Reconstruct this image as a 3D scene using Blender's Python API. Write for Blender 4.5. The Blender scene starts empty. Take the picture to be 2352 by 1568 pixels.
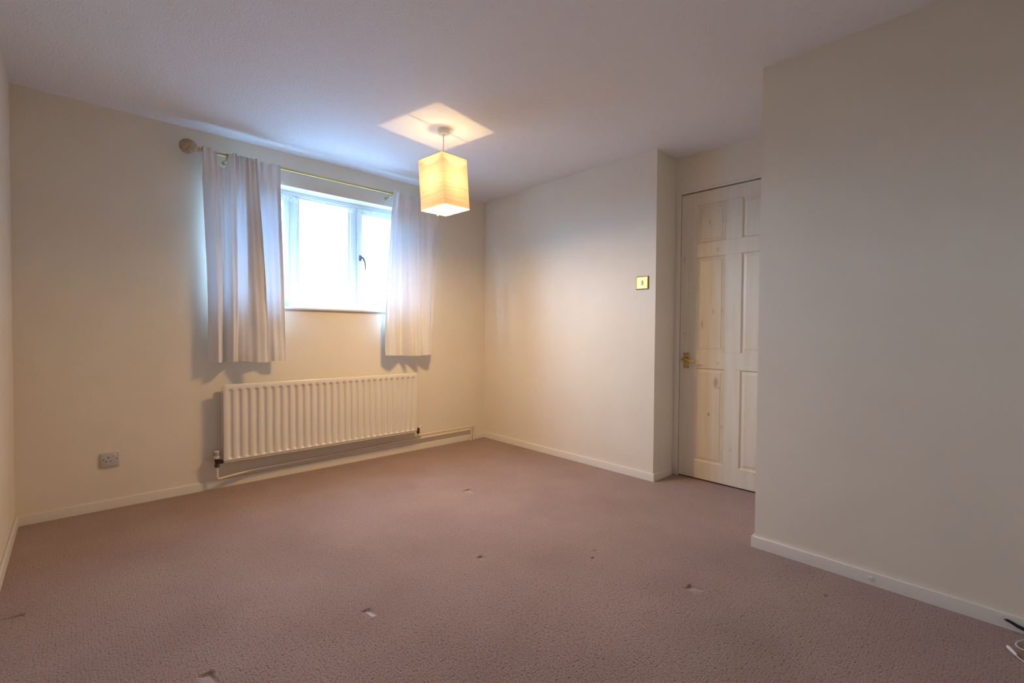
import bpy, bmesh, math, random
from mathutils import Vector, Matrix
random.seed(7)
sc = bpy.context.scene
COL = sc.collection

# ------------------------------------------------------------------ camera
cam_d = bpy.data.cameras.new('camera'); cam = bpy.data.objects.new('camera', cam_d); COL.objects.link(cam)
cam_d.sensor_width = 36.0; cam_d.lens = 1074.04/2352*36; cam_d.clip_start = .01
fwd = Vector((0.68325976, 0.7298793, -0.020792)); rgt = Vector((0.73012294, -0.68327493, 0.00747406)); upv = Vector((0.00875149, 0.02028744, 0.99975589))
M = Matrix((rgt, upv, -fwd)).transposed().to_4x4(); M.translation = Vector((-2.93774, -3.53047, 1.03470))
cam.matrix_world = M
sc.camera = cam

# ------------------------------------------------------------------ world, exposure
SKY_COL = (0.28, 0.56, 1.0); SKY = 41.0
LAMP_W = .060; BULB_UP = 1.0; BULB_SIDE = .34; BULB_DOWN = .30; GLOW = 138.0; LAMP_COL = (1.0, 0.68, 0.31)
w = bpy.data.worlds.new('world'); sc.world = w; w.use_nodes = True
bg = w.node_tree.nodes['Background']; bg.inputs[0].default_value = (*SKY_COL, 1); bg.inputs[1].default_value = SKY
sc.view_settings.view_transform = 'Standard'; sc.view_settings.look = 'None'
sc.view_settings.exposure = 0.19; sc.view_settings.gamma = 1.0; sc.view_settings.use_curve_mapping = False
# sampling portal over the window opening: emits nothing itself, only tells Cycles where the sky gets in
pl = bpy.data.lights.new('window_portal', 'AREA'); pl.shape = 'RECTANGLE'; pl.size = 1.415; pl.size_y = .875; pl.cycles.is_portal = True
po = bpy.data.objects.new('window_portal', pl); COL.objects.link(po); po.location = (-1.5075, .25, 1.6195); po.rotation_euler = (-math.pi/2, 0, 0)
try:
    sc.cycles.max_bounces = 7; sc.cycles.diffuse_bounces = 5; sc.cycles.transmission_bounces = 6
    sc.cycles.transparent_max_bounces = 12; sc.cycles.sample_clamp_indirect = 0.0
    sc.cycles.adaptive_threshold = .03; sc.cycles.use_light_tree = False; sc.cycles.caustics_reflective = False; sc.cycles.caustics_refractive = False
except Exception: pass

# ------------------------------------------------------------------ room numbers (metres)
H = 2.30                     # ceiling
XL = -3.171                  # left wall
YA = -1.841                  # end of the switch wall / start of the door recess
XD = 0.269                   # recess back (door wall)
XP, YP = -0.531, -2.696      # partition face and its end
YB = -3.95                   # wall behind the camera
WX0, WX1, WZ0, WZ1 = -2.215, -0.80, 1.182, 2.057   # window opening
T = .012; BH = .054          # skirting

# ------------------------------------------------------------------ materials
def mat(name, col=(.8,.8,.8), rough=.6, metal=0.0, spec=.4):
    m = bpy.data.materials.new(name); m.use_nodes = True
    b = m.node_tree.nodes['Principled BSDF']
    b.inputs['Base Color'].default_value = (*col, 1); b.inputs['Roughness'].default_value = rough
    b.inputs['Metallic'].default_value = metal; b.inputs['Specular IOR Level'].default_value = spec
    return m
def nodes(m): return m.node_tree.nodes, m.node_tree.links, m.node_tree.nodes['Principled BSDF']
def noise(m, scale, detail=3, rough=.5, coord='Object', stretch=None):
    N, L, b = nodes(m)
    tc = N.new('ShaderNodeTexCoord'); n = N.new('ShaderNodeTexNoise')
    n.inputs['Scale'].default_value = scale; n.inputs['Detail'].default_value = detail; n.inputs['Roughness'].default_value = rough
    src = tc.outputs[coord]
    if stretch:
        mp = N.new('ShaderNodeMapping'); mp.inputs['Scale'].default_value = stretch; L.new(src, mp.inputs[0]); src = mp.outputs[0]
    L.new(src, n.inputs['Vector'])
    return n
def ramp(m, fac, stops):
    N, L, b = nodes(m); r = N.new('ShaderNodeValToRGB'); L.new(fac, r.inputs[0])
    e = r.color_ramp.elements
    while len(e) < len(stops): e.new(.5)
    for k, (p, c) in enumerate(stops):
        e[k].position = p; e[k].color = (*c, 1)
    return r
def bump(m, height, strength, dist, prev=None):
    N, L, b = nodes(m); bp = N.new('ShaderNodeBump'); bp.inputs['Strength'].default_value = strength; bp.inputs['Distance'].default_value = dist
    L.new(height, bp.inputs['Height'])
    if prev: L.new(prev, bp.inputs['Normal'])
    L.new(bp.outputs[0], b.inputs['Normal']); return bp.outputs[0]

def wall_mat(name, col):
    m = mat(name, col, .55, spec=.25); N, L, b = nodes(m)
    n = noise(m, 3.0, 2); c = tuple(x*.96 for x in col)
    r = ramp(m, n.outputs[0], [(.3, c), (.7, col)]); L.new(r.outputs[0], b.inputs['Base Color'])
    pass
    return m
WALL = wall_mat('cream_emulsion', (.84, .75, .612))
REVEAL = wall_mat('white_emulsion', (.80, .78, .75))

def ceil_mat():
    m = mat('stippled_ceiling', (.86, .85, .86), .7, spec=.2); N, L, b = nodes(m)
    n = noise(m, 70, 1, .55); n.noise_dimensions = '2D'
    tc = N.new('ShaderNodeTexCoord'); v = N.new('ShaderNodeTexVoronoi'); v.inputs['Scale'].default_value = 58; v.voronoi_dimensions = '2D'
    L.new(tc.outputs['Object'], v.inputs['Vector'])
    pit = ramp(m, v.outputs['Distance'], [(.0, (0, 0, 0)), (.30, (1, 1, 1))])
    g = noise(m, 24, 0); g.noise_dimensions = '2D'; gate = ramp(m, g.outputs[0], [(.42, (0, 0, 0)), (.58, (1, 1, 1))])
    mx = N.new('ShaderNodeMix'); mx.data_type = 'RGBA'; L.new(gate.outputs[0], mx.inputs[0]); mx.inputs[6].default_value = (1, 1, 1, 1); L.new(pit.outputs[0], mx.inputs[7])
    hs = N.new('ShaderNodeMix'); hs.data_type = 'RGBA'; hs.blend_type = 'ADD'; hs.inputs[0].default_value = .55
    L.new(mx.outputs[2], hs.inputs[6]); L.new(n.outputs[0], hs.inputs[7])
    bump(m, hs.outputs[2], .5, .0035)
    return m
CEIL = ceil_mat()
SKIRT = mat('skirting_gloss', (.80, .735, .64), .35)
WHITE = mat('white_gloss', (.80, .79, .78), .3)
UPVC = mat('white_frame', (.82, .83, .85), .3)
SILL = mat('sill_gloss', (.82, .79, .77), .25)

def carpet_mat():
    m = mat('brown_mauve_carpet', (.30, .2, .17), .95, spec=.1); N, L, b = nodes(m)
    tc = N.new('ShaderNodeTexCoord')
    v = N.new('ShaderNodeTexVoronoi'); v.inputs['Scale'].default_value = 104; v.inputs['Randomness'].default_value = .5
    v.voronoi_dimensions = '2D'; L.new(tc.outputs['Object'], v.inputs['Vector'])
    loop = ramp(m, v.outputs['Distance'], [(.30, (1, 1, 1)), (.80, (.0, .0, .0))])
    gt = noise(m, 95, 0); gt.noise_dimensions = '2D'; gate = ramp(m, gt.outputs[0], [(.42, (.22, .22, .22)), (.62, (1, 1, 1))])
    inv = N.new('ShaderNodeMix'); inv.data_type = 'RGBA'; L.new(gate.outputs[0], inv.inputs[0]); inv.inputs[6].default_value = (1, 1, 1, 1); L.new(loop.outputs[0], inv.inputs[7])
    base = noise(m, 2.2, 2, .6)
    c1 = ramp(m, base.outputs[0], [(.3, (.330, .208, .166)), (.7, (.392, .256, .208))])
    fib = noise(m, 210, 1); c2 = ramp(m, fib.outputs[0], [(.28, (.60, .58, .58)), (.72, (1.22, 1.22, 1.22))])
    mu = N.new('ShaderNodeMix'); mu.data_type = 'RGBA'; mu.blend_type = 'MULTIPLY'; mu.inputs[0].default_value = 1
    L.new(c1.outputs[0], mu.inputs[6]); L.new(c2.outputs[0], mu.inputs[7])
    gap = ramp(m, inv.outputs[2], [(.0, (.52, .45, .45)), (.6, (1, 1, 1))])
    mu2 = N.new('ShaderNodeMix'); mu2.data_type = 'RGBA'; mu2.blend_type = 'MULTIPLY'; mu2.inputs[0].default_value = 1
    L.new(mu.outputs[2], mu2.inputs[6]); L.new(gap.outputs[0], mu2.inputs[7])
    at = N.new('ShaderNodeAttribute'); at.attribute_name = 'pressed'
    mx = N.new('ShaderNodeMix'); mx.data_type = 'RGBA'; L.new(at.outputs['Fac'], mx.inputs[0]); L.new(mu2.outputs[2], mx.inputs[6]); mx.inputs[7].default_value = (.62, .52, .50, 1)
    L.new(mx.outputs[2], b.inputs['Base Color'])
    bump(m, inv.outputs[2], .6, .004)
    b.inputs['Sheen Weight'].default_value = .25; b.inputs['Sheen Roughness'].default_value = .5
    return m
CARPET = carpet_mat()

def cloth_mat(name, col, trans, tcol=None):
    m = bpy.data.materials.new(name); m.use_nodes = True; N, L = m.node_tree.nodes, m.node_tree.links
    N.remove(N['Principled BSDF']); out = N['Material Output']
    d = N.new('ShaderNodeBsdfDiffuse'); d.inputs[0].default_value = (*col, 1)
    t = N.new('ShaderNodeBsdfTranslucent'); t.inputs[0].default_value = (*(tcol or col), 1)
    tc = N.new('ShaderNodeTexCoord'); n = N.new('ShaderNodeTexNoise'); n.inputs['Scale'].default_value = 260; L.new(tc.outputs['Object'], n.inputs['Vector'])
    n2 = N.new('ShaderNodeTexNoise'); n2.inputs['Scale'].default_value = 18; n2.inputs['Detail'].default_value = 4; L.new(tc.outputs['Object'], n2.inputs['Vector'])
    b1 = N.new('ShaderNodeBump'); b1.inputs['Strength'].default_value = .15; b1.inputs['Distance'].default_value = .001; L.new(n.outputs[0], b1.inputs['Height'])
    b2 = N.new('ShaderNodeBump'); b2.inputs['Strength'].default_value = .25; b2.inputs['Distance'].default_value = .006; L.new(n2.outputs[0], b2.inputs['Height']); L.new(b1.outputs[0], b2.inputs['Normal'])
    L.new(b2.outputs[0], d.inputs['Normal'])
    mx = N.new('ShaderNodeMixShader'); mx.inputs[0].default_value = trans; L.new(d.outputs[0], mx.inputs[1]); L.new(t.outputs[0], mx.inputs[2]); L.new(mx.outputs[0], out.inputs[0])
    return m
CURTAIN = cloth_mat('white_cotton', (.83, .79, .76), .060, (.82, .84, .88))
CORD = mat('white_cord', (.75, .70, .64), .5)

def net_mat(name, opac, lace=False):
    m = bpy.data.materials.new(name); m.use_nodes = True; N, L = m.node_tree.nodes, m.node_tree.links
    N.remove(N['Principled BSDF']); out = N['Material Output']
    tr = N.new('ShaderNodeBsdfTransparent')
    d = N.new('ShaderNodeBsdfDiffuse'); d.inputs[0].default_value = (.85, .86, .88, 1)
    t = N.new('ShaderNodeBsdfTranslucent'); t.inputs[0].default_value = (.85, .86, .88, 1)
    a = N.new('ShaderNodeMixShader'); a.inputs[0].default_value = .5; L.new(d.outputs[0], a.inputs[1]); L.new(t.outputs[0], a.inputs[2])
    mx = N.new('ShaderNodeMixShader'); L.new(tr.outputs[0], mx.inputs[1]); L.new(a.outputs[0], mx.inputs[2]); L.new(mx.outputs[0], out.inputs[0])
    tc = N.new('ShaderNodeTexCoord'); v = N.new('ShaderNodeTexVoronoi'); v.inputs['Scale'].default_value = 42 if lace else 17
    L.new(tc.outputs['Object'], v.inputs['Vector'])
    r = N.new('ShaderNodeValToRGB'); L.new(v.outputs['Distance'], r.inputs[0])
    e = r.color_ramp.elements
    hi = min(1, opac*2.2)
    e[0].position = .10; e[0].color = (hi, hi, hi, 1); e[1].position = .16 if not lace else .5; e[1].color = (opac, opac, opac, 1)
    L.new(r.outputs[0], mx.inputs[0])
    return m
NET = net_mat('net_voile', .075)
LACE = net_mat('net_lace', .24, True)

def glass_mat(name, gloss=.06):
    m = bpy.data.materials.new(name); m.use_nodes = True; N, L = m.node_tree.nodes, m.node_tree.links
    N.remove(N['Principled BSDF']); out = N['Material Output']
    tr = N.new('ShaderNodeBsdfTransparent'); tr.inputs[0].default_value = (.96, .98, .98, 1)
    g = N.new('ShaderNodeBsdfGlossy'); g.inputs['Roughness'].default_value = .02
    mx = N.new('ShaderNodeMixShader'); mx.inputs[0].default_value = gloss; L.new(tr.outputs[0], mx.inputs[1]); L.new(g.outputs[0], mx.inputs[2]); L.new(mx.outputs[0], out.inputs[0])
    return m
GLASS = glass_mat('window_glass')
BULB = glass_mat('bulb_glass', .08)

def brass_mat(name, col, rough):
    m = mat(name, col, rough, 1.0); n = noise(m, 40, 3); N, L, b = nodes(m)
    r = ramp(m, n.outputs[0], [(.3, (rough*.8,)*3), (.7, (min(1, rough*1.25),)*3)]); L.new(r.outputs[0], b.inputs['Roughness'])
    return m
BRASS = brass_mat('polished_brass', (.58, .47, .19), .36)
BRASS_OLD = brass_mat('aged_brass', (.54, .42, .16), .40)
DARK = mat('gap_shade_and_screws', (.02, .014, .01), .8)  # near-black standing in for shade in gaps, slots and holes; also dark screws
BRONZE = mat('tarnished_valve', (.10, .085, .08), .35, .8)
RAD = mat('radiator_enamel', (.80, .735, .67), .24)
PIPE = mat('painted_pipe', (.78, .70, .58), .4)
PLASTIC_W = mat('white_plastic', (.80, .79, .76), .35)
PLASTIC_G = mat('greyish_plastic', (.56, .53, .53), .4)
HANDLE_D = mat('dark_window_handle', (.05, .07, .12), .4)
BLACK = mat('black_rubber', (.012, .012, .012), .5)
CABLE_W = mat('white_cable_jacket', (.66, .63, .60), .45)
STEEL = mat('bright_steel', (.75, .75, .78), .2, 1.0)
ASPHALT = mat('dark_asphalt', (.62, .60, .57), .9)
_n = noise(ASPHALT, 1.5, 4); _r = ramp(ASPHALT, _n.outputs[0], [(.3, (.11, .112, .115)), (.7, (.15, .15, .15))]); ASPHALT.node_tree.links.new(_r.outputs[0], ASPHALT.node_tree.nodes['Principled BSDF'].inputs['Base Color'])

def shade_mat():
    m = bpy.data.materials.new('slubbed_paper_shade'); m.use_nodes = True; N, L = m.node_tree.nodes, m.node_tree.links
    N.remove(N['Principled BSDF']); out = N['Material Output']
    tc = N.new('ShaderNodeTexCoord'); mp = N.new('ShaderNodeMapping'); mp.inputs['Scale'].default_value = (4, 4, 240)
    n = N.new('ShaderNodeTexNoise'); n.inputs['Scale'].default_value = 1.0; n.inputs['Detail'].default_value = 4; n.inputs['Distortion'].default_value = .35
    L.new(tc.outputs['Object'], mp.inputs[0]); L.new(mp.outputs[0], n.inputs['Vector'])
    r = N.new('ShaderNodeValToRGB'); L.new(n.outputs[0], r.inputs[0]); e = r.color_ramp.elements
    e[0].position = .30; e[0].color = (.78, .62, .40, 1); e[1].position = .52; e[1].color = (.95, .83, .63, 1)
    d = N.new('ShaderNodeBsdfDiffuse'); t = N.new('ShaderNodeBsdfTranslucent'); L.new(r.outputs[0], d.inputs[0]); L.new(r.outputs[0], t.inputs[0])
    mx = N.new('ShaderNodeMixShader'); mx.inputs[0].default_value = .42; L.new(d.outputs[0], mx.inputs[1]); L.new(t.outputs[0], mx.inputs[2]); L.new(mx.outputs[0], out.inputs[0])
    return m
SHADE = shade_mat()
GLOWING = bpy.data.materials.new('lit_diffuser'); GLOWING.use_nodes = True
_g = GLOWING.node_tree.nodes['Principled BSDF']; _g.inputs['Base Color'].default_value = (.9, .88, .84, 1); _g.inputs['Emission Color'].default_value = (*LAMP_COL, 1); _g.inputs['Emission Strength'].default_value = GLOW
SHADE_RIM = mat('shade_binding', (.62, .42, .24), .8)

def finial_mat():
    m = mat('carved_finial', (.55, .45, .34), .55); N, L, b = nodes(m)
    tc = N.new('ShaderNodeTexCoord'); nz = noise(m, 22, 2); ad = N.new('ShaderNodeMixRGB'); ad.blend_type = 'ADD'; ad.inputs[0].default_value = .05
    L.new(tc.outputs['Object'], ad.inputs[1]); L.new(nz.outputs['Color'], ad.inputs[2])
    wv = N.new('ShaderNodeTexWave'); wv.wave_type = 'RINGS'; wv.rings_direction = 'SPHERICAL'; wv.inputs['Scale'].default_value = 38; wv.inputs['Distortion'].default_value = 14; wv.inputs['Detail'].default_value = 1.0; wv.inputs['Detail Scale'].default_value = 1.4
    L.new(ad.outputs[0], wv.inputs['Vector'])
    r = ramp(m, wv.outputs['Fac'], [(.08, (.34, .23, .13)), (.40, (.60, .48, .35))]); L.new(r.outputs[0], b.inputs['Base Color'])
    bump(m, wv.outputs['Fac'], .6, .004)
    return m
FINIAL = finial_mat()

def door_mat(knots):
    col = (.78, .70, .575)
    m = mat('painted_pine_door', col, .38); N, L, b = nodes(m)
    n = noise(m, 3.0, 4, .5, 'Object', (1, 9, .8))
    r = ramp(m, n.outputs[0], [(.35, (.74, .645, .50)), (.62, col)])
    cur = r.outputs[0]
    tc = N.new('ShaderNodeTexCoord')
    for (y, z, ry, rz, s) in knots:
        mp = N.new('ShaderNodeMapping'); mp.vector_type = 'POINT'
        mp.inputs['Scale'].default_value = (0, 1/ry, 1/rz); mp.inputs['Location'].default_value = (0, -y/ry, -z/rz)
        L.new(tc.outputs['Object'], mp.inputs[0])
        ln = N.new('ShaderNodeVectorMath'); ln.operation = 'LENGTH'; L.new(mp.outputs[0], ln.inputs[0])
        mr = N.new('ShaderNodeMapRange'); mr.inputs[1].default_value = .35; mr.inputs[2].default_value = 1.0; mr.inputs[3].default_value = s; mr.inputs[4].default_value = 0.0
        L.new(ln.outputs['Value'], mr.inputs[0])
        mx = N.new('ShaderNodeMix'); mx.data_type = 'RGBA'; L.new(mr.outputs[0], mx.inputs[0]); L.new(cur, mx.inputs[6]); mx.inputs[7].default_value = (.36, .24, .15, 1)
        cur = mx.outputs[2]
    L.new(cur, b.inputs['Base Color'])
    return m

# ------------------------------------------------------------------ mesh helpers
def box(bm, a, b):
    x0, x1 = sorted((a[0], b[0])); y0, y1 = sorted((a[1], b[1])); z0, z1 = sorted((a[2], b[2]))
    v = [bm.verts.new(p) for p in ((x0,y0,z0),(x1,y0,z0),(x1,y1,z0),(x0,y1,z0),(x0,y0,z1),(x1,y0,z1),(x1,y1,z1),(x0,y1,z1))]
    for f in ((0,3,2,1),(4,5,6,7),(0,1,5,4),(1,2,6,5),(2,3,7,6),(3,0,4,7)): bm.faces.new([v[i] for i in f])
    return v
def bevel_all(bm, w, seg=2):
    bmesh.ops.bevel(bm, geom=[e for e in bm.edges], offset=w, segments=seg, profile=.5, affect='EDGES')
def frame_at(p0, p1):
    d = (Vector(p1)-Vector(p0)).normalized(); a = Vector((0,0,1)) if abs(d.z) < .9 else Vector((1,0,0))
    u = d.cross(a).normalized(); return d, u, d.cross(u)
def tube(bm, pts, r, n=14, caps=True):
    pts = [Vector(p) for p in pts]; rs = r if isinstance(r, (list, tuple)) else [r]*len(pts)
    rings = []; _, u, _ = frame_at(pts[0], pts[1])
    for i, p in enumerate(pts):
        d = (pts[min(i+1, len(pts)-1)]-pts[max(i-1, 0)]).normalized()
        u = (u-d*u.dot(d)).normalized(); v = d.cross(u)
        rings.append([bm.verts.new(p+(u*math.cos(2*math.pi*k/n)+v*math.sin(2*math.pi*k/n))*rs[i]) for k in range(n)])
    for i in range(len(rings)-1):
        for k in range(n): bm.faces.new((rings[i][k], rings[i][(k+1) % n], rings[i+1][(k+1) % n], rings[i+1][k]))
    if caps: bm.faces.new(rings[0][::-1]); bm.faces.new(rings[-1])
def rounded(pts, r, seg=6):
    pts = [Vector(p) for p in pts]; out = [pts[0]]
    for i in range(1, len(pts)-1):
        a, b, c = pts[i-1], pts[i], pts[i+1]; d1 = (a-b).normalized(); d2 = (c-b).normalized()
        k = min(r, (a-b).length*.45, (c-b).length*.45); p, q = b+d1*k, b+d2*k
        for s in range(seg+1):
            t = s/seg; out.append(p*(1-t)**2+b*2*t*(1-t)+q*t*t)
    out.append(pts[-1]); return out
def lathe(bm, prof, c, axis='z', n=28):
    rings = []
    for (r, h) in prof:
        ring = []
        for k in range(n):
            a = 2*math.pi*k/n; x, y = r*math.cos(a), r*math.sin(a)
            p = {'z': (x, y, h), 'x': (h, x, y), 'y': (x, h, y)}[axis]
            ring.append(bm.verts.new(Vector(c)+Vector(p)))
        rings.append(ring)
    for i in range(len(rings)-1):
        for k in range(n): bm.faces.new((rings[i][k], rings[i][(k+1) % n], rings[i+1][(k+1) % n], rings[i+1][k]))
    bm.faces.new(rings[0][::-1]); bm.faces.new(rings[-1])
def obj(name, bm, m, parent=None, smooth=False, angle=None):
    bmesh.ops.recalc_face_normals(bm, faces=bm.faces[:])
    if parent is not None and not parent.get('_local'):
        bmesh.ops.translate(bm, verts=bm.verts[:], vec=-origin_of(parent))
    me = bpy.data.meshes.new(name); bm.to_mesh(me); bm.free(); me.materials.append(m)
    if smooth:
        for p in me.polygons: p.use_smooth = True
        if angle is not None:
            try: me.set_sharp_from_angle(angle=math.radians(angle))
            except Exception: pass
    o = bpy.data.objects.new(name, me); COL.objects.link(o)
    if parent is not None: o.parent = parent
    return o
def origin_of(o):
    v = Vector((0, 0, 0))
    while o is not None: v = v+o.location; o = o.parent
    return v
def empty(name, loc):
    o = bpy.data.objects.new(name, None); COL.objects.link(o); o.location = loc; o.empty_display_size = .1; return o
def tag(o, label, cat, group=None, kind=None):
    o['label'] = label; o['category'] = cat
    if group: o['group'] = group
    if kind: o['kind'] = kind
    return o
def bxo(name, a, b, m, parent=None, bev=0, seg=2):
    bm = bmesh.new(); box(bm, a, b)
    if bev: bevel_all(bm, bev, seg)
    return obj(name, bm, m, parent, smooth=bool(bev), angle=40)
def struct(o, label, cat): return tag(o, label, cat, kind='structure')

# ------------------------------------------------------------------ the room
# floor: carpet with dents left by furniture feet (real hollows in a refined grid)
DENTS = [  # far corner x, y, size x, size y, depth, paleness
    (-2.142, -1.912, .036, .062, .013, .85, .018), (-1.094, -2.645, .050, .060, .012, .24, 1), (-2.641, -1.892, .042, .070, .013, .40, 1),
    (-1.572, -1.874, .034, .036, .012, .10, 1), (-1.052, -1.112, .064, .090, .012, .14, 1), (-1.200, -2.232, .020, .020, .010, .0, 1),
    (-1.135, -2.196, .014, .014, .008, .0, 1), (-.765, -3.045, .022, .022, .009, .0, 1), (-3.080, -1.100, .060, .022, .010, .0, 1)]
def axis_lines(lo, hi, spans):
    s = set(); n = int((hi-lo)/.08)
    for i in range(n+1): s.add(round(lo+(hi-lo)*i/n, 4))
    for a, b in spans:
        k = a
        while k <= b: s.add(round(k, 4)); k += .003
    return sorted(x for x in s if lo-1e-6 <= x <= hi+1e-6)
FX = axis_lines(XL-.05, XD+.08, [(d[0]-d[2]-.012, d[0]+.012) for d in DENTS])
FY = axis_lines(YB-.05, .05, [(d[1]-d[3]-.012, d[1]+.012) for d in DENTS])
def dent(x, y):
    z = 0; pr = 0
    for (cx, cy, sx, sy, dp, pale, strip) in DENTS:
        u, v = (cx-x)/sx, (cy-y)/sy
        if -.25 < u < 1.2 and -.2 < v < 1.2:
            e = min(max((cx-x)/.005+.5, 0), 1)*min(max((cy-y)/.005+.5, 0), 1)      # steep at the far edges
            f = min(max(1-u, 0), 1)**.7*min(max(1-v, 0), 1)**.7                       # fading towards the near side
            z -= dp*e*f
            if strip < 1: pr = max(pr, pale*e*(1 if (cx-x) < strip and v < .95 else 0))
            else: pr = max(pr, pale*e*min(1, f*1.8))
    return z, pr
bm = bmesh.new(); lay = bm.verts.layers.float.new('pressed'); G = []
for x in FX:
    row = []
    for y in FY:
        z, pr = dent(x, y); v = bm.verts.new((x, y, z)); v[lay] = pr; row.append(v)
    G.append(row)
for i in range(len(FX)-1):
    for j in range(len(FY)-1): bm.faces.new((G[i][j], G[i+1][j], G[i+1][j+1], G[i][j+1]))
struct(obj('floor', bm, CARPET, smooth=True), 'brown mauve looped carpet with dents from furniture feet', 'floor')
struct(bxo('ceiling', (XL-.1, YB-.1, H), (XD+.4, .3, H+.1), CEIL), 'white stippled ceiling above the whole room', 'ceiling')

bm = bmesh.new(); Y0, Y1 = 0, .26
xs = [XL-.1, WX0, WX1, .12]; zs = [-.05, WZ0, WZ1, H]
for i in range(3):
    for k in range(3):
        if i == 1 and k == 1: continue
        box(bm, (xs[i], Y0, zs[k]), (xs[i+1], Y1, zs[k+1]))
bmesh.ops.remove_doubles(bm, verts=bm.verts[:], dist=1e-5)
dup = {}
for f in bm.faces[:]:
    dup.setdefault(tuple(round(c, 4) for c in f.calc_center_median()), []).append(f)
bmesh.ops.delete(bm, geom=[f for fs in dup.values() if len(fs) > 1 for f in fs], context='FACES')
struct(obj('wall_back', bm, WALL), 'cream wall with the curtained window and the radiator', 'wall')
struct(bxo('wall_left', (XL-.1, YB-.1, -.05), (XL, 0, H), WALL), 'cream wall seen as a sliver at the left edge', 'wall')
struct(bxo('wall_right', (0, YA, -.05), (.12, 0, H), WALL), 'cream wall carrying the brass light switch', 'wall')
struct(bxo('wall_recess', (.12, YA, -.05), (XD+.14, YA+.1, H), WALL), 'narrow return wall beside the door', 'wall')
struct(bxo('wall_door', (XD, YP, 2.0475), (XD+.12, YA, H), WALL), 'strip of cream wall above the door', 'wall')
bm = bmesh.new(); box(bm, (XP, YB, -.05), (XD+.14, YP, H)); 
struct(obj('wall_near', bm, WALL), 'large cream partition wall nearest on the right', 'wall')
struct(bxo('wall_front', (XL, YB-.1, -.05), (XP, YB, H), WALL), 'cream wall behind the viewer', 'wall')
struct(bxo('door_sky_block', (XD+.12, YP-.1, -.05), (XD+.16, YA+.1, H), WALL), 'unseen slab added behind the door to block the sky', 'wall')  # added slab, keeps sky light from leaking through the door gaps
struct(bxo('ground_outside', (-70, .3, -.62), (70, 90, -.5), ASPHALT), 'unseen dark asphalt outside the window', 'ground')  # unseen ground, darkened to limit light bounced onto the ceiling

# thin plaster cove where the ceiling meets the window wall
bm = bmesh.new(); RA, RB = .075, .011; prof = [(0, -RB)] + [(-(RA-RA*math.cos(a)), -RB+RB*math.sin(a)) for a in [k*math.pi/16 for k in range(1, 9)]]
ringA = [bm.verts.new((XL, y-.0005, H+z)) for y, z in prof]; ringB = [bm.verts.new((0, y-.0005, H+z)) for y, z in prof]
cA = bm.verts.new((XL, 0, H)); cB = bm.verts.new((0, 0, H))
for i in range(len(prof)-1): bm.faces.new((ringA[i], ringB[i], ringB[i+1], ringA[i+1]))
bm.faces.new(ringA+[cA]); bm.faces.new(ringB+[cB]); bm.faces.new((ringA[0], ringB[0], cB, cA)); bm.faces.new((ringA[-1], ringB[-1], cB, cA))
struct(obj('trim_1', bm, CEIL, smooth=True, angle=50), 'soft plaster cove between window wall and ceiling', 'cove')

def skirt(name, a, b, label):
    bm = bmesh.new(); v = box(bm, a, b)
    top = [e for e in bm.edges if all(abs(q.co.z-max(a[2], b[2])) < 1e-6 for q in e.verts)]
    bmesh.ops.bevel(bm, geom=top, offset=.0045, segments=3, profile=.5, affect='EDGES')
    struct(obj(name, bm, SKIRT, smooth=True, angle=40), label, 'skirting')
skirt('baseboard_back', (XL, -T, 0), (0, 0, BH), 'cream skirting under the radiator')
skirt('baseboard_left', (XL, YB, 0), (XL+T, -T, BH), 'cream skirting along the left wall')
skirt('baseboard_right', (-T, YA-T, 0), (0, -T, BH), 'cream skirting below the light switch')
skirt('baseboard_recess', (0, YA-T, 0), (XD-.022, YA, BH), 'short cream skirting on the return beside the door')
skirt('baseboard_near', (XP-T, YB, 0), (XP, YP, BH), 'cream skirting along the near partition')
skirt('baseboard_end', (XP-T, YP, 0), (XD-.02, YP+T, BH), 'cream skirting round the end of the near partition')
skirt('baseboard_front', (XL+T, YB, 0), (XP-T, YB+T, BH), 'cream skirting behind the viewer')

# ------------------------------------------------------------------ door and its frame
DY0, DY1, DZ0, DZ1 = -1.887, -2.649, .010, 2.021
DX = XD+.001; DT = .040
tf = empty('trim_2', (XD, YA, 0)); struct(tf, 'cream painted door frame round the panelled door', 'door frame')
bxo('jamb', (XD-.004, YA-.0005, 0), (XD+.11, DY0+.003, DZ1+.0265), SKIRT, tf, .002)
bxo('jamb', (XD-.004, YP+.0005, 0), (XD+.11, DY1-.003, DZ1+.0265), SKIRT, tf, .002)
bxo('head', (XD-.004, DY1-.003, DZ1+.0085), (XD+.11, DY0+.003, DZ1+.0265), SKIRT, tf, .002)
bxo('door_stop', (DX+DT+.004, DY0+.003, 0), (DX+DT+.024, DY0-.012, DZ1+.008), DARK, tf)  # both stops coloured near-black to paint the shade round the door
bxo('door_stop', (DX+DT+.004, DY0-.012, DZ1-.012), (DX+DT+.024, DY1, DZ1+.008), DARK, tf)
bxo('threshold_shade', (DX+DT+.004, DY0-.012, 0), (DX+DT+.024, DY1, .015), DARK, tf)  # dark strip painted in as the shade under the door
dr = empty('door_1', (DX, DY0, 0)); struct(dr, 'cream painted six-panel pine door with brass lever handle', 'door')
KN = [(-.025, 1.560, .016, .026, .35), (-.262, 1.61, .010, .014, .35), (-.268, 1.598, .006, .006, .6), (-.236, 1.185, .014, .026, .3), (-.300, 1.19, .014, .026, .22),
      (-.160, 1.10, .015, .045, .38), (-.036, 1.03, .016, .012, .35), (-.275, .83, .02, .015, .2), (-.262, .695, .022, .050, .62), (-.283, .66, .012, .012, .35),
      (-.215, .47, .011, .018, .75), (-.305, .395, .012, .016, .3), (-.37, .25, .012, .012, .25), (-.10, 1.36, .006, .02, .3), (-.205, 1.80, .007, .03, .4)]
DOOR = door_mat(KN)
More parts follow.
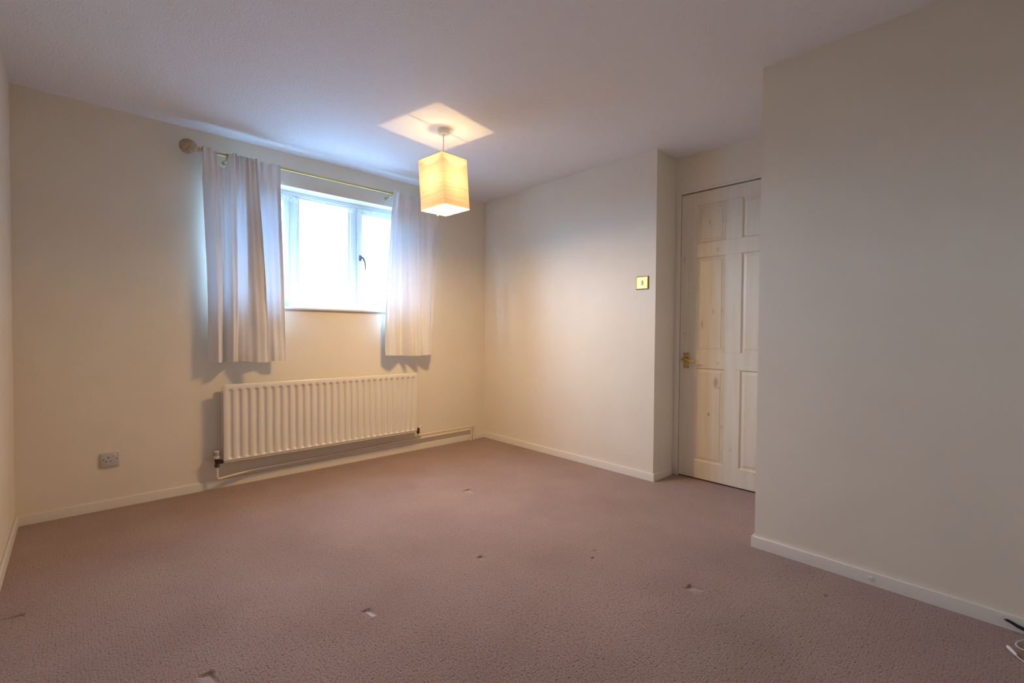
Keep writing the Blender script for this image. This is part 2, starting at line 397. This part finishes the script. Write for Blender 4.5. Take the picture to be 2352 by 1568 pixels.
def dbox(name, ya, yb, za, zb, bev=.0015): return bxo(name, (DX, ya, za), (DX+DT, yb, zb), DOOR, dr, bev, 1)
ST = [(DY0, -2.003), (-2.204, -2.309), (-2.512, DY1)]
RL = [(DZ0, .1346), (.790, .903), (1.566, 1.665), (1.930, DZ1)]
dbox('stile', *ST[0], DZ0, DZ1); dbox('stile', *ST[2], DZ0, DZ1)
for za, zb in RL: dbox('rail', ST[0][1], ST[2][0], za, zb)
for k in range(3): dbox('muntin', *ST[1], RL[k][1], RL[k+1][0])
def panel(y0, y1, z0, z1):
    # recessed panel: sloping moulding, flat groove, raised and fielded centre
    bm = bmesh.new(); loops = []
    for ins, dx in ((0, .0005), (.008, .0100), (.0255, .0070), (.0275, .0045), (.0285, .0040)):
        a, b, c, d = y0-ins, y1+ins, z0+ins, z1-ins
        loops.append([bm.verts.new((DX+dx, *q)) for q in ((a, c), (b, c), (b, d), (a, d))])
    for i in range(len(loops)-1):
        for k in range(4): bm.faces.new((loops[i][k], loops[i][(k+1) % 4], loops[i+1][(k+1) % 4], loops[i+1][k]))
    bm.faces.new(loops[-1])
    bk = [bm.verts.new((DX+DT-.004, *q)) for q in ((y0, z0), (y1, z0), (y1, z1), (y0, z1))]
    bm.faces.new(bk[::-1])
    for k in range(4): bm.faces.new((loops[0][k], bk[k], bk[(k+1) % 4], loops[0][(k+1) % 4]))
    obj('panel', bm, DOOR, dr)
for k in range(3):
    for (ya, yb) in ((ST[0][1], ST[1][0]), (ST[1][1], ST[2][0])): panel(ya, yb, RL[k][1], RL[k+1][0])
# lever handle on its long plate
hb = bxo('handle_plate', (DX-.004, -1.917, .783), (DX, -1.958, .893), BRASS_OLD, dr, .002); hb['label'] = 'aged brass lever handle plate'
for y in (-1.924, -1.951):
    for z in (.793, .884):
        bm = bmesh.new(); lathe(bm, [(.0032, -.0005), (.0032, 0)], (DX-.0043, y, z), 'x', 10); obj('screw', bm, DARK, hb)
bm = bmesh.new(); lathe(bm, [(.013, -.02), (.0145, -.008), (.0165, 0)], (DX-.004, -1.938, .847), 'x', 20); obj('spindle_boss', bm, BRASS_OLD, hb, True, 50)
bm = bmesh.new()
lp = [(DX-.028, -1.914, 0.844), (DX-.031, -1.926, 0.848), (DX-.033, -1.942, 0.851), (DX-.036, -1.964, 0.845), (DX-.040, -1.986, 0.836), (DX-.042, -2.006, 0.833), (DX-.041, -2.022, 0.838), (DX-.038, -2.030, 0.843)]
tube(bm, lp, [.005, .0095, .0105, .0085, .0066, .0056, .005, .004], 12); obj('lever', bm, BRASS_OLD, hb, True, 60)

# ------------------------------------------------------------------ window
FY0, FY1 = .120, .180
win = empty('window_1', (WX0, .12, WZ0)); struct(win, 'white three-light casement window set back in the wall', 'window')
def wbox(name, x0, x1, z0, z1, y0=FY0, y1=FY1, m=UPVC, par=None, bev=.003): return bxo(name, (x0, y0, z0), (x1, y1, z1), m, par or win, bev)
FZ0, FZ1 = 1.200, WZ1
wbox('frame_head', WX0, WX1, FZ1-.030, FZ1); wbox('frame_sill', WX0, WX1, FZ0, FZ0+.045)
wbox('frame_jamb', WX0, WX0+.035, FZ0+.045, FZ1-.030); wbox('frame_jamb', WX1-.035, WX1, FZ0+.045, FZ1-.030)
M1, M2 = (-1.780, -1.715), (-1.310, -1.255)
for a, b in (M1, M2): wbox('mullion', a, b, FZ0+.045, FZ1-.030)
def pane_quad(x0, x1, z0, z1, par):
    bm = bmesh.new(); bm.faces.new([bm.verts.new(p) for p in ((x0, .152, z0), (x1, .152, z0), (x1, .152, z1), (x0, .152, z1))]); return obj('pane', bm, GLASS, par)
# fixed centre light with glazing bead
ga, gb, gz0, gz1 = M1[1], M2[0], FZ0+.045, FZ1-.030
for nm, q in (('glazing_bead', (ga, ga+.016, gz0, gz1)), ('glazing_bead', (gb-.018, gb, gz0, gz1)), ('glazing_bead', (ga+.016, gb-.018, gz0, gz0+.014)), ('glazing_bead', (ga+.016, gb-.018, gz1-.012, gz1))):
    wbox(nm, *q, FY0+.010, FY1-.006, bev=.002)
pane_quad(ga+.01, gb-.01, gz0+.008, gz1-.008, win)
def casement(a, b, handle_side):
    c = empty('casement', (0, 0, 0)); c.parent = win; c.location = Vector((a, .12, gz0))-win.location
    s = .040
    for nm, q in (('stile', (a, a+s, gz0, gz1)), ('stile', (b-s, b, gz0, gz1)), ('rail', (a+s, b-s, gz0, gz0+s)), ('rail', (a+s, b-s, gz1-s-.010, gz1))):
        wbox(nm, *q, FY0-.012, FY1-.010, par=c)
    pane_quad(a+s-.004, b-s+.004, gz0+s-.004, gz1-s-.006, c)
    return c
casement(WX0+.035, M1[0], 1); c2 = casement(M2[1], WX1-.035, -1)
# window fastener on the right-hand casement
hx, hz = M2[1]+.022, 1.624
fh = bxo('window_handle', (hx-.010, FY0-.020, hz-.022), (hx+.010, FY0-.012, hz+.022), HANDLE_D, win, .003); fh['label'] = 'dark window fastener'
bm = bmesh.new(); tube(bm, [(hx, FY0-.012, hz+.006), (hx, FY0-.034, hz+.006), (hx+.014, FY0-.040, hz-.004), (hx+.026, FY0-.042, hz-.030), (hx+.032, FY0-.042, hz-.062), (hx+.034, FY0-.040, hz-.096)], [.008, .009, .009, .0065, .0055, .004], 12); obj('lever', bm, HANDLE_D, fh, True, 60)
sl = bxo('window_sill', (WX0-.045, -.026, 1.182), (WX1+.045, .0, 1.2), SILL, win, .006, 3)
bxo('window_board', (WX0+.001, -.002, 1.183), (WX1-.001, .20, 1.2), SILL, win)

# ------------------------------------------------------------------ curtain pole
RY, RZ, RR = -.090, 2.142, .0085
pole = empty('curtain_pole', (-1.46, RY, RZ)); tag(pole, 'thin brass curtain pole with carved ball finials above the window', 'curtain pole')
bm = bmesh.new(); tube(bm, [(-2.372, RY, RZ), (-1.46, RY, RZ), (-.552, RY, RZ)], RR, 18); obj('rod', bm, BRASS, pole, True, 50)
for s, x in ((-1, -2.366), (1, -.558)):
    f = empty('finial', (0, 0, 0)); f.parent = pole; f.location = Vector((x, RY, RZ))-pole.location
    bm = bmesh.new(); bmesh.ops.create_uvsphere(bm, u_segments=36, v_segments=24, radius=.044)
    for v in bm.verts: v.co.x *= 1.10
    bmesh.ops.translate(bm, verts=bm.verts[:], vec=(x+s*.056, RY-.002, RZ+.002)); 
    o = obj('ball', bm, FINIAL, f, True)
    bm = bmesh.new(); lathe(bm, [(.0105, -.008), (.0135, -.006), (.0135, .010), (.0105, .013), (.008, .018), (.011, .022)] if s > 0 else [(.011, -.022), (.008, -.018), (.0105, -.013), (.0135, -.010), (.0135, .006), (.0105, .008)], (x, RY, RZ), 'x', 20); obj('collar', bm, BRASS, f, True, 45)
for x in (-2.216, -1.064):
    bm = bmesh.new(); tube(bm, rounded([(x, -.001, RZ-.026), (x, RY+.004, RZ-.026), (x, RY, RZ-.006)], .014), .0055, 12)
    lathe(bm, [(.010, -.006), (.012, -.004), (.012, -.001)], (x, 0, RZ-.026), 'y', 20)
    lathe(bm, [(.0115, -.007), (.0125, -.005), (.0125, .005), (.0115, .007)], (x, RY, RZ), 'x', 20)
    obj('bracket', bm, BRASS, pole, True, 45)

# ------------------------------------------------------------------ curtains
def sstep(a, b, x): t = min(max((x-a)/(b-a), 0), 1); return t*t*(3-2*t)
def catmull(P, t):
    n = len(P)-1; i = min(int(t), n-1); f = t-i
    p0, p1, p2, p3 = P[max(i-1, 0)], P[i], P[i+1], P[min(i+2, n)]
    return .5*((2*p1)+(-p0+p2)*f+(2*p0-5*p1+4*p2-p3)*f*f+(-p0+3*p1-3*p2+p3)*f**3)
def curtain(name, label, xt, xb, yo, ytop, zt_of, zb_of, gather, waist=None):
    root = empty(name, (sum(xb)/len(xb), RY, .82)); tag(root, label, 'curtain', 'pair of white curtains')
    NU, NV = 240, 64; n = len(xt)-1
    def pt(u, v, off=0.0):           # v: 0 at the hem, 1 at the pole
        t = u*n; k = v**1.3
        x = catmull(xb, t)*(1-k)+catmull(xt, t)*k
        if waist: x += waist(u, v)
        y = catmull(yo, t)*(1-k)+catmull(ytop, t)*k
        pl = max(0, (v-.88)/.12)
        y += .0025*math.sin(9*v+7*u)+.002*math.sin(23*v+31*u)*(1-v)+.0035*math.sin(61*u+1.5*math.sin(3*v))*(.4+.6*v)+.0018*math.sin(129*u+2*v)
        q = sstep(.86, .95, v); y = y*(1-q)+min(y, .0)*q           # always in front of the pole
        y -= .016*pl*(.5+.5*math.sin(2*math.pi*gather*u+2.2*math.sin(9*u)))**1.5
        z = zb_of(u)*(1-v)+zt_of(u)*v
        return Vector((x, RY-.012+y+off, z))
    def sheet(nm, u0, u1, v0, v1, off, nu, nv, wrap=False):
        bm = bmesh.new(); rows = []
        for i in range(nu+1):
            u = u0+(u1-u0)*i/nu; r = [bm.verts.new(pt(u, v0+(v1-v0)*j/nv, off)) for j in range(nv+1)]
            if wrap:   # over the pole and down the back of the casing
                p = r[-1].co; top = Vector((p.x, RY, p.z+.006)); bk = Vector((p.x, RY+.013, p.z-.004)); low = Vector((p.x, RY+.012, p.z-.06))
                r += [bm.verts.new(q) for q in (top, bk, low)]
            rows.append(r)
        for i in range(nu):
            for j in range(len(rows[0])-1): bm.faces.new((rows[i][j], rows[i+1][j], rows[i+1][j+1], rows[i][j+1]))
        return obj(nm, bm, CURTAIN, root, True)
    sheet('drape', 0, 1, 0, 1, 0, NU, NV, True)
    sheet('hem', 0, 1, .002, .034, .0018, NU, 3)
    return root, sheet
# left curtain: points along the cloth from its outer to its inner edge (world x near the pole, at the hem; depth)
LT = [-2.346, -2.293, -2.245, -2.205, -2.172, -2.158, -2.132, -2.090, -2.052, -2.110, -2.045, -1.978, -1.907]
LB = [-2.322, -2.275, -2.231, -2.214, -2.175, -2.165, -2.122, -2.049, -1.991, -2.101, -1.999, -1.936, -1.871]
LY = [.046, -.014, .026, -.030, -.040, .028, .006, -.034, -.044, .000, .030, .008, .002]
LYT = [.030, -.004, .006, -.014, -.018, .008, -.004, -.016, -.020, .004, .010, .002, 0]
def ztL(u):
    t = u*12; base = 2.156-.008*u
    # the casing has slipped off the pole in one place and sags
    if 1.35 < t < 3.0:
        d = (t-1.35)/1.65; return base-.105*math.sin(math.pi*min(1, d))**.45*(1 if d < .85 else (1-d)/.15)
    return base+.004*math.sin(40*u)+.004*math.sin(107*u+1)
def zbL(u): return .828-.006*math.sin(u*math.pi)*math.cos(9*u)-.006*u
cl, sheetL = curtain('curtain', 'wider white curtain on the left of the window, casing sagging off the pole', LT, LB, LY, LYT, ztL, zbL, 17, lambda u, v: .006*math.sin(v*5)*(1-u))
sheetL('side_hem', .967, 1, .002, .90, .0018, 5, 40)
RTx = [-1.050, -1.010, -.986, -.962, -.922, -.906, -.877, -.843, -.814, -.750, -.684, -.640, -.595]
RBx = [-1.116, -1.054, -.995, -.955, -.922, -.902, -.868, -.822, -.809, -.758, -.705, -.696, -.674]
RYo = [.004, -.034, .006, .022, -.050, .020, -.004, -.046, .024, -.030, -.022, .024, .010]
RYt = [0, -.020, .004, .008, -.028, .010, -.004, -.026, .010, -.018, -.010, .008, .002]
cr, sheetR = curtain('curtain', 'narrower white curtain on the right of the window, partly behind the lampshade', RTx, RBx, RYo, RYt, lambda u: 2.152+.004*math.sin(44*u)+.004*math.sin(97*u), lambda u: .838-.010*math.sin(u*math.pi), 15, lambda u, v: -.012*math.sin(math.pi*v)*(1-u)*(1-v))
sheetR('side_hem', 0, .022, .002, .90, .0018, 4, 40)

# net curtain inside the recess, bunched into a thick fold left of the centre pane
root = empty('net_curtain', (-1.53, .09, 1.21)); tag(root, 'sheer white net curtain with lace border across the window', 'net curtain')
def net_sheet(nm, z0f, z1f, m, off, nv):
    P = [-2.19, -2.10, -1.95, -1.85, -1.795, -1.728, -1.790, -1.722, -1.60, -1.45, -1.30, -1.265, -1.18, -1.0, -.825]
    Yc = [0, 0, .004, 0, -.008, -.002, .004, .010, 0, .004, 0, -.006, 0, .002, 0]
    bm = bmesh.new(); rows = []; NU = 170; n = len(P)-1
    for i in range(NU+1):
        u = i/NU; t = u*n; r = []
        for j in range(nv+1):
            v = j/nv; z = z0f+(z1f-z0f)*v; g = (z-1.208)/(2.008-1.208)
            x = catmull(P, t)
            if 4 <= t <= 7: x += -.030*max(0, 1-g)**1.2*(1 if t < 6.5 else .6)
            y = .088+catmull(Yc, t)+(.0045*math.sin(u*150)+.003*math.sin(u*47+1))*(.45+.55*g)+off
            r.append(bm.verts.new((x, y, z+.004*math.sin(u*21)*(1-g))))
        rows.append(r)
    for i in range(NU):
        for j in range(nv): bm.faces.new((rows[i][j], rows[i+1][j], rows[i+1][j+1], rows[i][j+1]))
    return obj(nm, bm, m, root, True)
net_sheet('voile', 1.208, 2.008, NET, 0, 30)
net_sheet('lace_border', 1.208, 1.255, LACE, -.0012, 4)
net_sheet('heading', 1.975, 2.012, LACE, -.0012, 3)
bm = bmesh.new(); tube(bm, [(WX0+.001, .085, 2.010), (-1.5, .085, 2.006), (WX1-.001, .085, 2.010)], .003, 8); obj('stretch_wire', bm, WHITE, root, True)

# ------------------------------------------------------------------ radiator
RX0, RX1, RZ0, RZ1, RF = -2.246, -.818, .188, .682, -.100
rad = empty('radiator', ((RX0+RX1)/2, 0, RZ0)); tag(rad, 'long white ribbed double panel radiator below the window', 'radiator')
GX = [-2.206+.04993*i for i in range(28)]
def groove(x, z):
    d = min(abs(x-g) for g in GX)
    return .0105*(1-sstep(.004, .0165, d))*sstep(.197, .211, z)*(1-sstep(.638, .652, z))
def ribbed(name, y, x0, x1, z0, z1, back, parent):
    xs = sorted(set([round(x0, 4), round(x0+.004, 4), round(x1-.004, 4), round(x1, 4)]+[round(g+k, 4) for g in GX for k in (-.0165, -.0125, -.009, -.005, 0, .005, .009, .0125, .0165)]))
    zs = sorted(set([z0, z0+.004, z1-.004, z1]+[.197+.0035*k for k in range(5)]+[.638+.0035*k for k in range(5)]+[.3, .42, .54]))
    zs = [z for z in zs if z0 <= z <= z1]
    bm = bmesh.new(); g = []
    for x in xs:
        row = []
        for z in zs:
            e = .003 if (x in (xs[0], xs[-1]) or z in (zs[0], zs[-1])) else 0
            row.append(bm.verts.new((x, y+groove(x, z)+e, z)))
        g.append(row)
    for i in range(len(xs)-1):
        for j in range(len(zs)-1): bm.faces.new((g[i][j], g[i+1][j], g[i+1][j+1], g[i][j+1]))
    rim = [r[0] for r in g]+g[-1][1:]+[r[-1] for r in g[::-1][1:]]+g[0][::-1][1:-1]
    bk = [bm.verts.new((v.co.x, y+back, v.co.z)) for v in rim]
    for i in range(len(rim)): bm.faces.new((rim[i], bk[i], bk[(i+1) % len(rim)], rim[(i+1) % len(rim)]))
    bm.faces.new(bk[::-1])
    return obj(name, bm, RAD, parent, True, 50)
ribbed('front_panel', RF, RX0, RX1, RZ0, RZ1, .014, rad)
bxo('rear_panel', (RX0, -.042, .196), (RX1, -.030, .664), RAD, rad, .003)
bxo('lower_lip', (RX0+.004, RF+.003, RZ0-.009), (RX1-.004, RF+.012, RZ0-.003), RAD, rad, .002)
for k in range(44):   # convector fins between the two panels
    x = RX0+.05+(RX1-RX0-.10)*k/43
    bxo('fin', (x-.0006, RF+.016, .23), (x+.0006, -.043, .640), RAD, rad)
for x in (RX0+.22, RX1-.22): bxo('wall_bracket', (x-.012, -.0295, .23), (x+.012, -.001, .62), RAD, rad)
# thermostatic valve (left end)
VX, VY = -2.277, -.066
tv = empty('thermostatic_valve', (0, 0, 0)); tv.parent = rad; tv.location = Vector((VX, VY, .15))-rad.location
bm = bmesh.new(); lathe(bm, [(.0105, .205), (.015, .207), (.0175, .212), (.0175, .252), (.0165, .256), (.014, .2575), (.0, .2575)][:-1], (VX, VY, 0), 'z', 28); o = obj('head', bm, PLASTIC_W, tv, True, 40); o['label'] = 'white thermostatic head'
for k in range(16):
    a = 2*math.pi*k/16; c = Vector((VX+.0174*math.cos(a), VY+.0174*math.sin(a), 0))
    bm = bmesh.new(); vs = box(bm, (-.0008, -.0012, .228), (.0008, .0012, .252)); bmesh.ops.rotate(bm, verts=bm.verts[:], cent=(0, 0, 0), matrix=Matrix.Rotation(a, 3, 'Z')); bmesh.ops.translate(bm, verts=bm.verts[:], vec=c); obj('slot', bm, DARK, tv)
bm = bmesh.new(); lathe(bm, [(.010, .152), (.0145, .154), (.0145, .168), (.0115, .171), (.0125, .178), (.0125, .192), (.015, .195), (.015, .206)], (VX, VY, 0), 'z', 24)
lathe(bm, [(.011, .010), (.011, .018), (.0135, .019), (.0135, .030), (.010, .031), (.010, .044)], (VX, VY, .184), 'x', 20); obj('body', bm, BRONZE, tv, True, 45)
# lockshield valve (right end)
LX, LYv = -.790, -.066
lv = empty('lockshield_valve', (0, 0, 0)); lv.parent = rad; lv.location = Vector((LX, LYv, .15))-rad.location
bm = bmesh.new(); lathe(bm, [(.010, .158), (.0135, .160), (.0135, .172), (.0115, .175), (.0125, .180), (.0125, .200), (.010, .206)], (LX, LYv, 0), 'z', 24)
lathe(bm, [(.010, -.034), (.010, -.022), (.013, -.021), (.013, -.010), (.010, -.009), (.010, 0)], (LX, LYv, .188), 'x', 20); obj('body', bm, BRONZE, lv, True, 45)
bm = bmesh.new(); tube(bm, [(LX+.004, LYv, .198), (LX+.022, LYv-.004, .212), (LX+.036, LYv-.006, .228)], [.008, .009, .0075], 14); obj('cap', bm, PLASTIC_W, lv, True, 50)

# pipes along the skirting
pa = empty('radiator_pipe', (VX, -.03, 0)); tag(pa, 'lower cream pipe from the thermostatic valve along the skirting', 'pipe')
bm = bmesh.new(); tube(bm, rounded([(VX, VY, .156), (VX, VY, .073), (-2.235, -.050, .074), (-2.068, -.034, .086), (-1.15, -.030, .099), (-.184, -.030, .105), (-.184, -.030, 0)], .022), .0078, 14); obj('pipe', bm, PIPE, pa, True, 60)
for x, z in ((-2.066, .0862), (-1.148, .0990)):
    bm = bmesh.new(); lathe(bm, [(.0085, -.014), (.0098, -.012), (.0098, .012), (.0085, .014)], (x, -.033 if x < -2 else -.030, z), 'x', 16); obj('coupling', bm, PIPE, pa, True, 45)
pb = empty('radiator_pipe', (LX, -.03, 0)); tag(pb, 'upper cream pipe from the right radiator valve to the corner', 'pipe')
bm = bmesh.new(); tube(bm, rounded([(LX, LYv, .162), (LX, LYv+.004, .133), (-.74, -.032, .133), (-.48, -.030, .133), (-.150, -.030, .135), (-.150, -.030, 0)], .020), .0072, 14); obj('pipe', bm, PIPE, pb, True, 60)
for x in (-.66, -.33):
    bm = bmesh.new(); lathe(bm, [(.0082, -.010), (.0092, -.008), (.0092, .008), (.0082, .010)], (x, -.0305, .1335), 'x', 16); obj('coupling', bm, PIPE, pb, True, 45)

# ------------------------------------------------------------------ socket and switch
so = empty('wall_socket', (-2.795, 0, .283)); tag(so, 'single switched white plastic socket low on the window wall', 'socket')
bxo('plate', (-2.837, -.010, .243), (-2.753, 0, .323), PLASTIC_G, so, .003, 3)
bxo('rocker', (-2.7785, -.0135, .303), (-2.7685, -.008, .317), PLASTIC_W, so, .0015)
for (x, z, a, b) in ((-2.8015, .2965, .002, .0042), (-2.8115, .2755, .0035, .0018), (-2.7915, .2755, .0035, .0018)):
    bxo('pin_hole', (x-a, -.0104, z-b), (x+a, -.0092, z+b), DARK, so)  # dark proud boxes stand in for the shade inside the holes
for x, z in ((-2.8235, .2865), (-2.7635, .2865)):
    bm = bmesh.new(); lathe(bm, [(.0028, -.0006), (.0028, .001)], (x, -.010, z), 'y', 12); obj('screw', bm, DARK, so)
sw = empty('light_switch', (0, -1.739, 1.386)); tag(sw, 'square brass light switch on the wall left of the door', 'light switch')
bm = bmesh.new()
loops = []
for ins, dx in ((0, 0), (0, -.005), (.006, -.0085), (.0085, -.0085), (.0095, -.007)):
    loops.append([bm.verts.new((dx, *q)) for q in ((-1.690-ins, 1.340+ins), (-1.788+ins, 1.340+ins), (-1.788+ins, 1.433-ins), (-1.690-ins, 1.433-ins))])
for i in range(len(loops)-1):
    for k in range(4): bm.faces.new((loops[i][k], loops[i][(k+1) % 4], loops[i+1][(k+1) % 4], loops[i+1][k]))
bm.faces.new(loops[-1]); bm.faces.new(loops[0][::-1]); obj('plate', bm, BRASS, sw)
bxo('rocker', (-.0115, -1.732, 1.371), (-.006, -1.746, 1.403), PLASTIC_W, sw, .002)
for y in (-1.706, -1.772):
    bm = bmesh.new(); lathe(bm, [(.0022, -.0006), (.0026, 0)], (-.0071, y, 1.3865), 'x', 12); obj('screw', bm, BRASS_OLD, sw)

# ------------------------------------------------------------------ pendant lamp
LXc, LYc = -1.2340, -1.0650
lamp = empty('pendant_lamp', (LXc, LYc, H)); tag(lamp, 'lit square paper pendant lamp hanging from the ceiling', 'lamp')
bm = bmesh.new(); lathe(bm, [(.036, 0), (.0365, -.006), (.034, -.024), (.031, -.030), (.010, -.0315), (.007, -.037)], (LXc, LYc, H), 'z', 32); obj('ceiling_rose', bm, PLASTIC_W, lamp, True, 40)
ax, ay, yaw = -0.0349, -0.0533, 0.155
RM = (Matrix.Rotation(ay, 4, 'Y') @ Matrix.Rotation(ax, 4, 'X') @ Matrix.Rotation(yaw, 4, 'Z'))
TOP = Vector((-1.2379, -1.0630, 2.1118))
S, SH = .2139, .3163
def loc(p): return TOP + (RM @ Vector(p))
def obj_l(name, bm, m, parent=lamp, smooth=False, angle=None):    # built in the hanging shade's own axes
    bmesh.ops.transform(bm, matrix=Matrix.Translation(TOP) @ RM, verts=bm.verts[:]); return obj(name, bm, m, parent, smooth, angle)
holder_top = loc((0, 0, -.010))
bm = bmesh.new(); tube(bm, [(LXc, LYc, H-.035), (LXc+.002, LYc-.001, H-.08), (LXc-.001, LYc, H-.14), holder_top], .0032, 10); obj('cord', bm, CORD, lamp, True, 60)
bm = bmesh.new(); lathe(bm, [(.006, .006), (.011, -.002), (.0165, -.020), (.0165, -.034), (.0205, -.036), (.0205, -.046), (.0150, -.048), (.0150, -.076)], (0, 0, 0), 'z', 24); obj_l('lamp_holder', bm, PLASTIC_W, lamp, True, 40)
# four paper sides, each with a little thickness
sh = empty('shade', (0, 0, 0)); sh.parent = lamp; sh.location = TOP-Vector((LXc, LYc, H)); sh.rotation_euler = RM.to_euler(); sh['_local'] = 1
a = S/2
def side(k):
    bm = bmesh.new(); t = .0008
    box(bm, (-a, -a, -SH), (a, -a+t, 0))
    bmesh.ops.rotate(bm, verts=bm.verts[:], cent=(0, 0, 0), matrix=Matrix.Rotation(k*math.pi/2, 3, 'Z')); return obj('side_panel', bm, SHADE, sh)
def sheet_side(k):
    bm = bmesh.new(); n, mz = 6, 8
    g = [[bm.verts.new((-a+2*a*i/n, -a, -SH+SH*j/mz)) for j in range(mz+1)] for i in range(n+1)]
    for i in range(n):
        for j in range(mz): bm.faces.new((g[i][j], g[i+1][j], g[i+1][j+1], g[i][j+1]))
    bmesh.ops.rotate(bm, verts=bm.verts[:], cent=(0, 0, 0), matrix=Matrix.Rotation(k*math.pi/2, 3, 'Z')); return obj('side_panel', bm, SHADE, sh)
for k in range(4): sheet_side(k)
bm = bmesh.new(); box(bm, (-a+.001, -a+.001, -SH+.004), (a-.001, a-.001, -SH+.006)); o = obj('bottom_diffuser', bm, WHITE, sh)
o.data.materials.append(GLOWING)
for p in o.data.polygons: p.material_index = 1 if p.normal.z < -.5 else 0
for z, r in ((-.001, .0012), (-SH+.001, .0011)):
    bm = bmesh.new(); b = a+.0004
    for p, q in (((-b, -b), (b, -b)), ((b, -b), (b, b)), ((b, b), (-b, b)), ((-b, b), (-b, -b))): tube(bm, [(*p, z), (*q, z)], r, 8)
    obj('rim', bm, SHADE_RIM, sh, True, 50)
bm = bmesh.new()
tube(bm, [(-a, 0, -.002), (-.06, 0, -.004), (-.035, 0, -.030), (-.0205, 0, -.040)], .0021, 8); tube(bm, [(a, 0, -.002), (.06, 0, -.004), (.035, 0, -.030), (.0205, 0, -.040)], .0021, 8)
ringp = [(.0225*math.cos(t*math.pi/12), .0225*math.sin(t*math.pi/12), -.041) for t in range(25)]; tube(bm, ringp, .0026, 8, False)
obj('wire_carrier', bm, STEEL, sh, True, 60)
bm = bmesh.new(); lathe(bm, [(.003, .004), (.004, 0), (.004, -.004), (.002, -.007)], (a*.30, a, -SH-.004), 'z', 10); obj('stud', bm, STEEL, sh, True, 50)
bm = bmesh.new(); lathe(bm, [(.013, -.074), (.014, -.088), (.022, -.106), (.029, -.126), (.030, -.140), (.026, -.158), (.016, -.170), (.004, -.174)], (0, 0, 0), 'z', 24); obj_l('bulb', bm, BULB, lamp, True)
ld = bpy.data.lights.new('bulb_filament', 'POINT'); ld.energy = LAMP_W; ld.color = LAMP_COL; ld.shadow_soft_size = .008
# bulb beam shaped by hand: strongest upward for the ceiling patch, weaker elsewhere
prof = bpy.data.texts.new('bulb_photometry')
ANG = list(range(0, 181, 5)); CD = [BULB_DOWN]*7+[BULB_SIDE]*19+[BULB_UP]*11
prof.write('IESNA:LM-63-2002\nTILT=NONE\n1 1000 1 %d 1 1 2 0 0 0\n1 1 10\n%s\n0\n%s\n' % (len(ANG), ' '.join(str(a) for a in ANG), ' '.join(str(round(c*1000, 1)) for c in CD)))
ld.use_nodes = True; LN, LL = ld.node_tree.nodes, ld.node_tree.links
ies = LN.new('ShaderNodeTexIES'); ies.mode = 'INTERNAL'; ies.ies = prof; ies.inputs['Strength'].default_value = 1.0
em = [n for n in LN if n.type == 'EMISSION'][0]; em.inputs['Color'].default_value = (1, 1, 1, 1); LL.new(ies.outputs['Fac'], em.inputs['Strength'])
lo = bpy.data.objects.new('bulb_filament', ld); COL.objects.link(lo); lo.parent = lamp; lo.location = loc((0, 0, -.137))-Vector((LXc, LYc, H))

# ------------------------------------------------------------------ small things on the floor by the partition
def rel(root, bm, nm, m): return obj(nm, bm, m, root, True, 60)
wc = empty('charging_cable', (-.70, -3.56, 0)); tag(wc, 'white charging cable with metal plug lying on the carpet', 'cable')
bm = bmesh.new(); tube(bm, [(-.690, -3.5395, .0085), (-.6965, -3.5425, .0082)], .0035, 10); rel(wc, bm, 'plug_tip', STEEL)
bm = bmesh.new(); tube(bm, [(-.6965, -3.5425, .0082), (-.700, -3.5445, .008), (-.722, -3.556, .0075), (-.728, -3.559, .007), (-.734, -3.562, .006)], [.0046, .0056, .0056, .0046, .0026], 12); rel(wc, bm, 'plug', PLASTIC_W)
bm = bmesh.new()
loop = [(-.732, -3.561, .005), (-.748, -3.572, .004), (-.762, -3.590, .004), (-.770, -3.625, .004), (-.750, -3.660, .004), (-.700, -3.665, .006), (-.672, -3.630, .009), (-.680, -3.590, .008), (-.676, -3.572, .006), (-.660, -3.562, .005), (-.640, -3.562, .005), (-.610, -3.575, .006), (-.580, -3.600, .006), (-.56, -3.66, .006), (-.57, -3.76, .006)]
pts = [Vector((catmull([p[0] for p in loop], t/6), catmull([p[1] for p in loop], t/6), catmull([p[2] for p in loop], t/6))) for t in range(6*(len(loop)-1)+1)]
tube(bm, pts, .0022, 10); rel(wc, bm, 'lead', CABLE_W)
bc = empty('black_cable', (-.556, -3.58, 0)); tag(bc, 'black cable end lying against the near skirting', 'cable')
bm = bmesh.new(); tube(bm, [(-.5500, -3.534, .034), (-.5500, -3.541, .0335), (-.5505, -3.552, .030), (-.551, -3.566, .024), (-.5515, -3.590, .018), (-.552, -3.63, .010), (-.553, -3.72, .006), (-.556, -3.84, .006)], [.0025, .0045, .005, .0055, .0058, .0055, .005, .005], 12); rel(bc, bm, 'lead', BLACK)
bm = bmesh.new(); tube(bm, [(-.5472, -3.5335, .0345), (-.5545, -3.5335, .0345)], .0022, 10); rel(bc, bm, 'metal_pin', STEEL)
nl = empty('cable_clip', (XP-T, -3.154, .030)); tag(nl, 'tiny white clip nailed to the near skirting', 'clip')
bm = bmesh.new(); lathe(bm, [(.0042, -.004), (.0050, -.002), (.0050, 0)], (XP-T, -3.154, .030), 'x', 14); rel(nl, bm, 'head', PLASTIC_W)
bm = bmesh.new(); tube(bm, [(XP-T-.001, -3.148, .032), (XP-T-.004, -3.144, .028), (XP-T-.001, -3.146, .023)], .0014, 8); rel(nl, bm, 'hook', PLASTIC_W)
for o in bpy.data.objects:
    if '_local' in o: del o['_local']
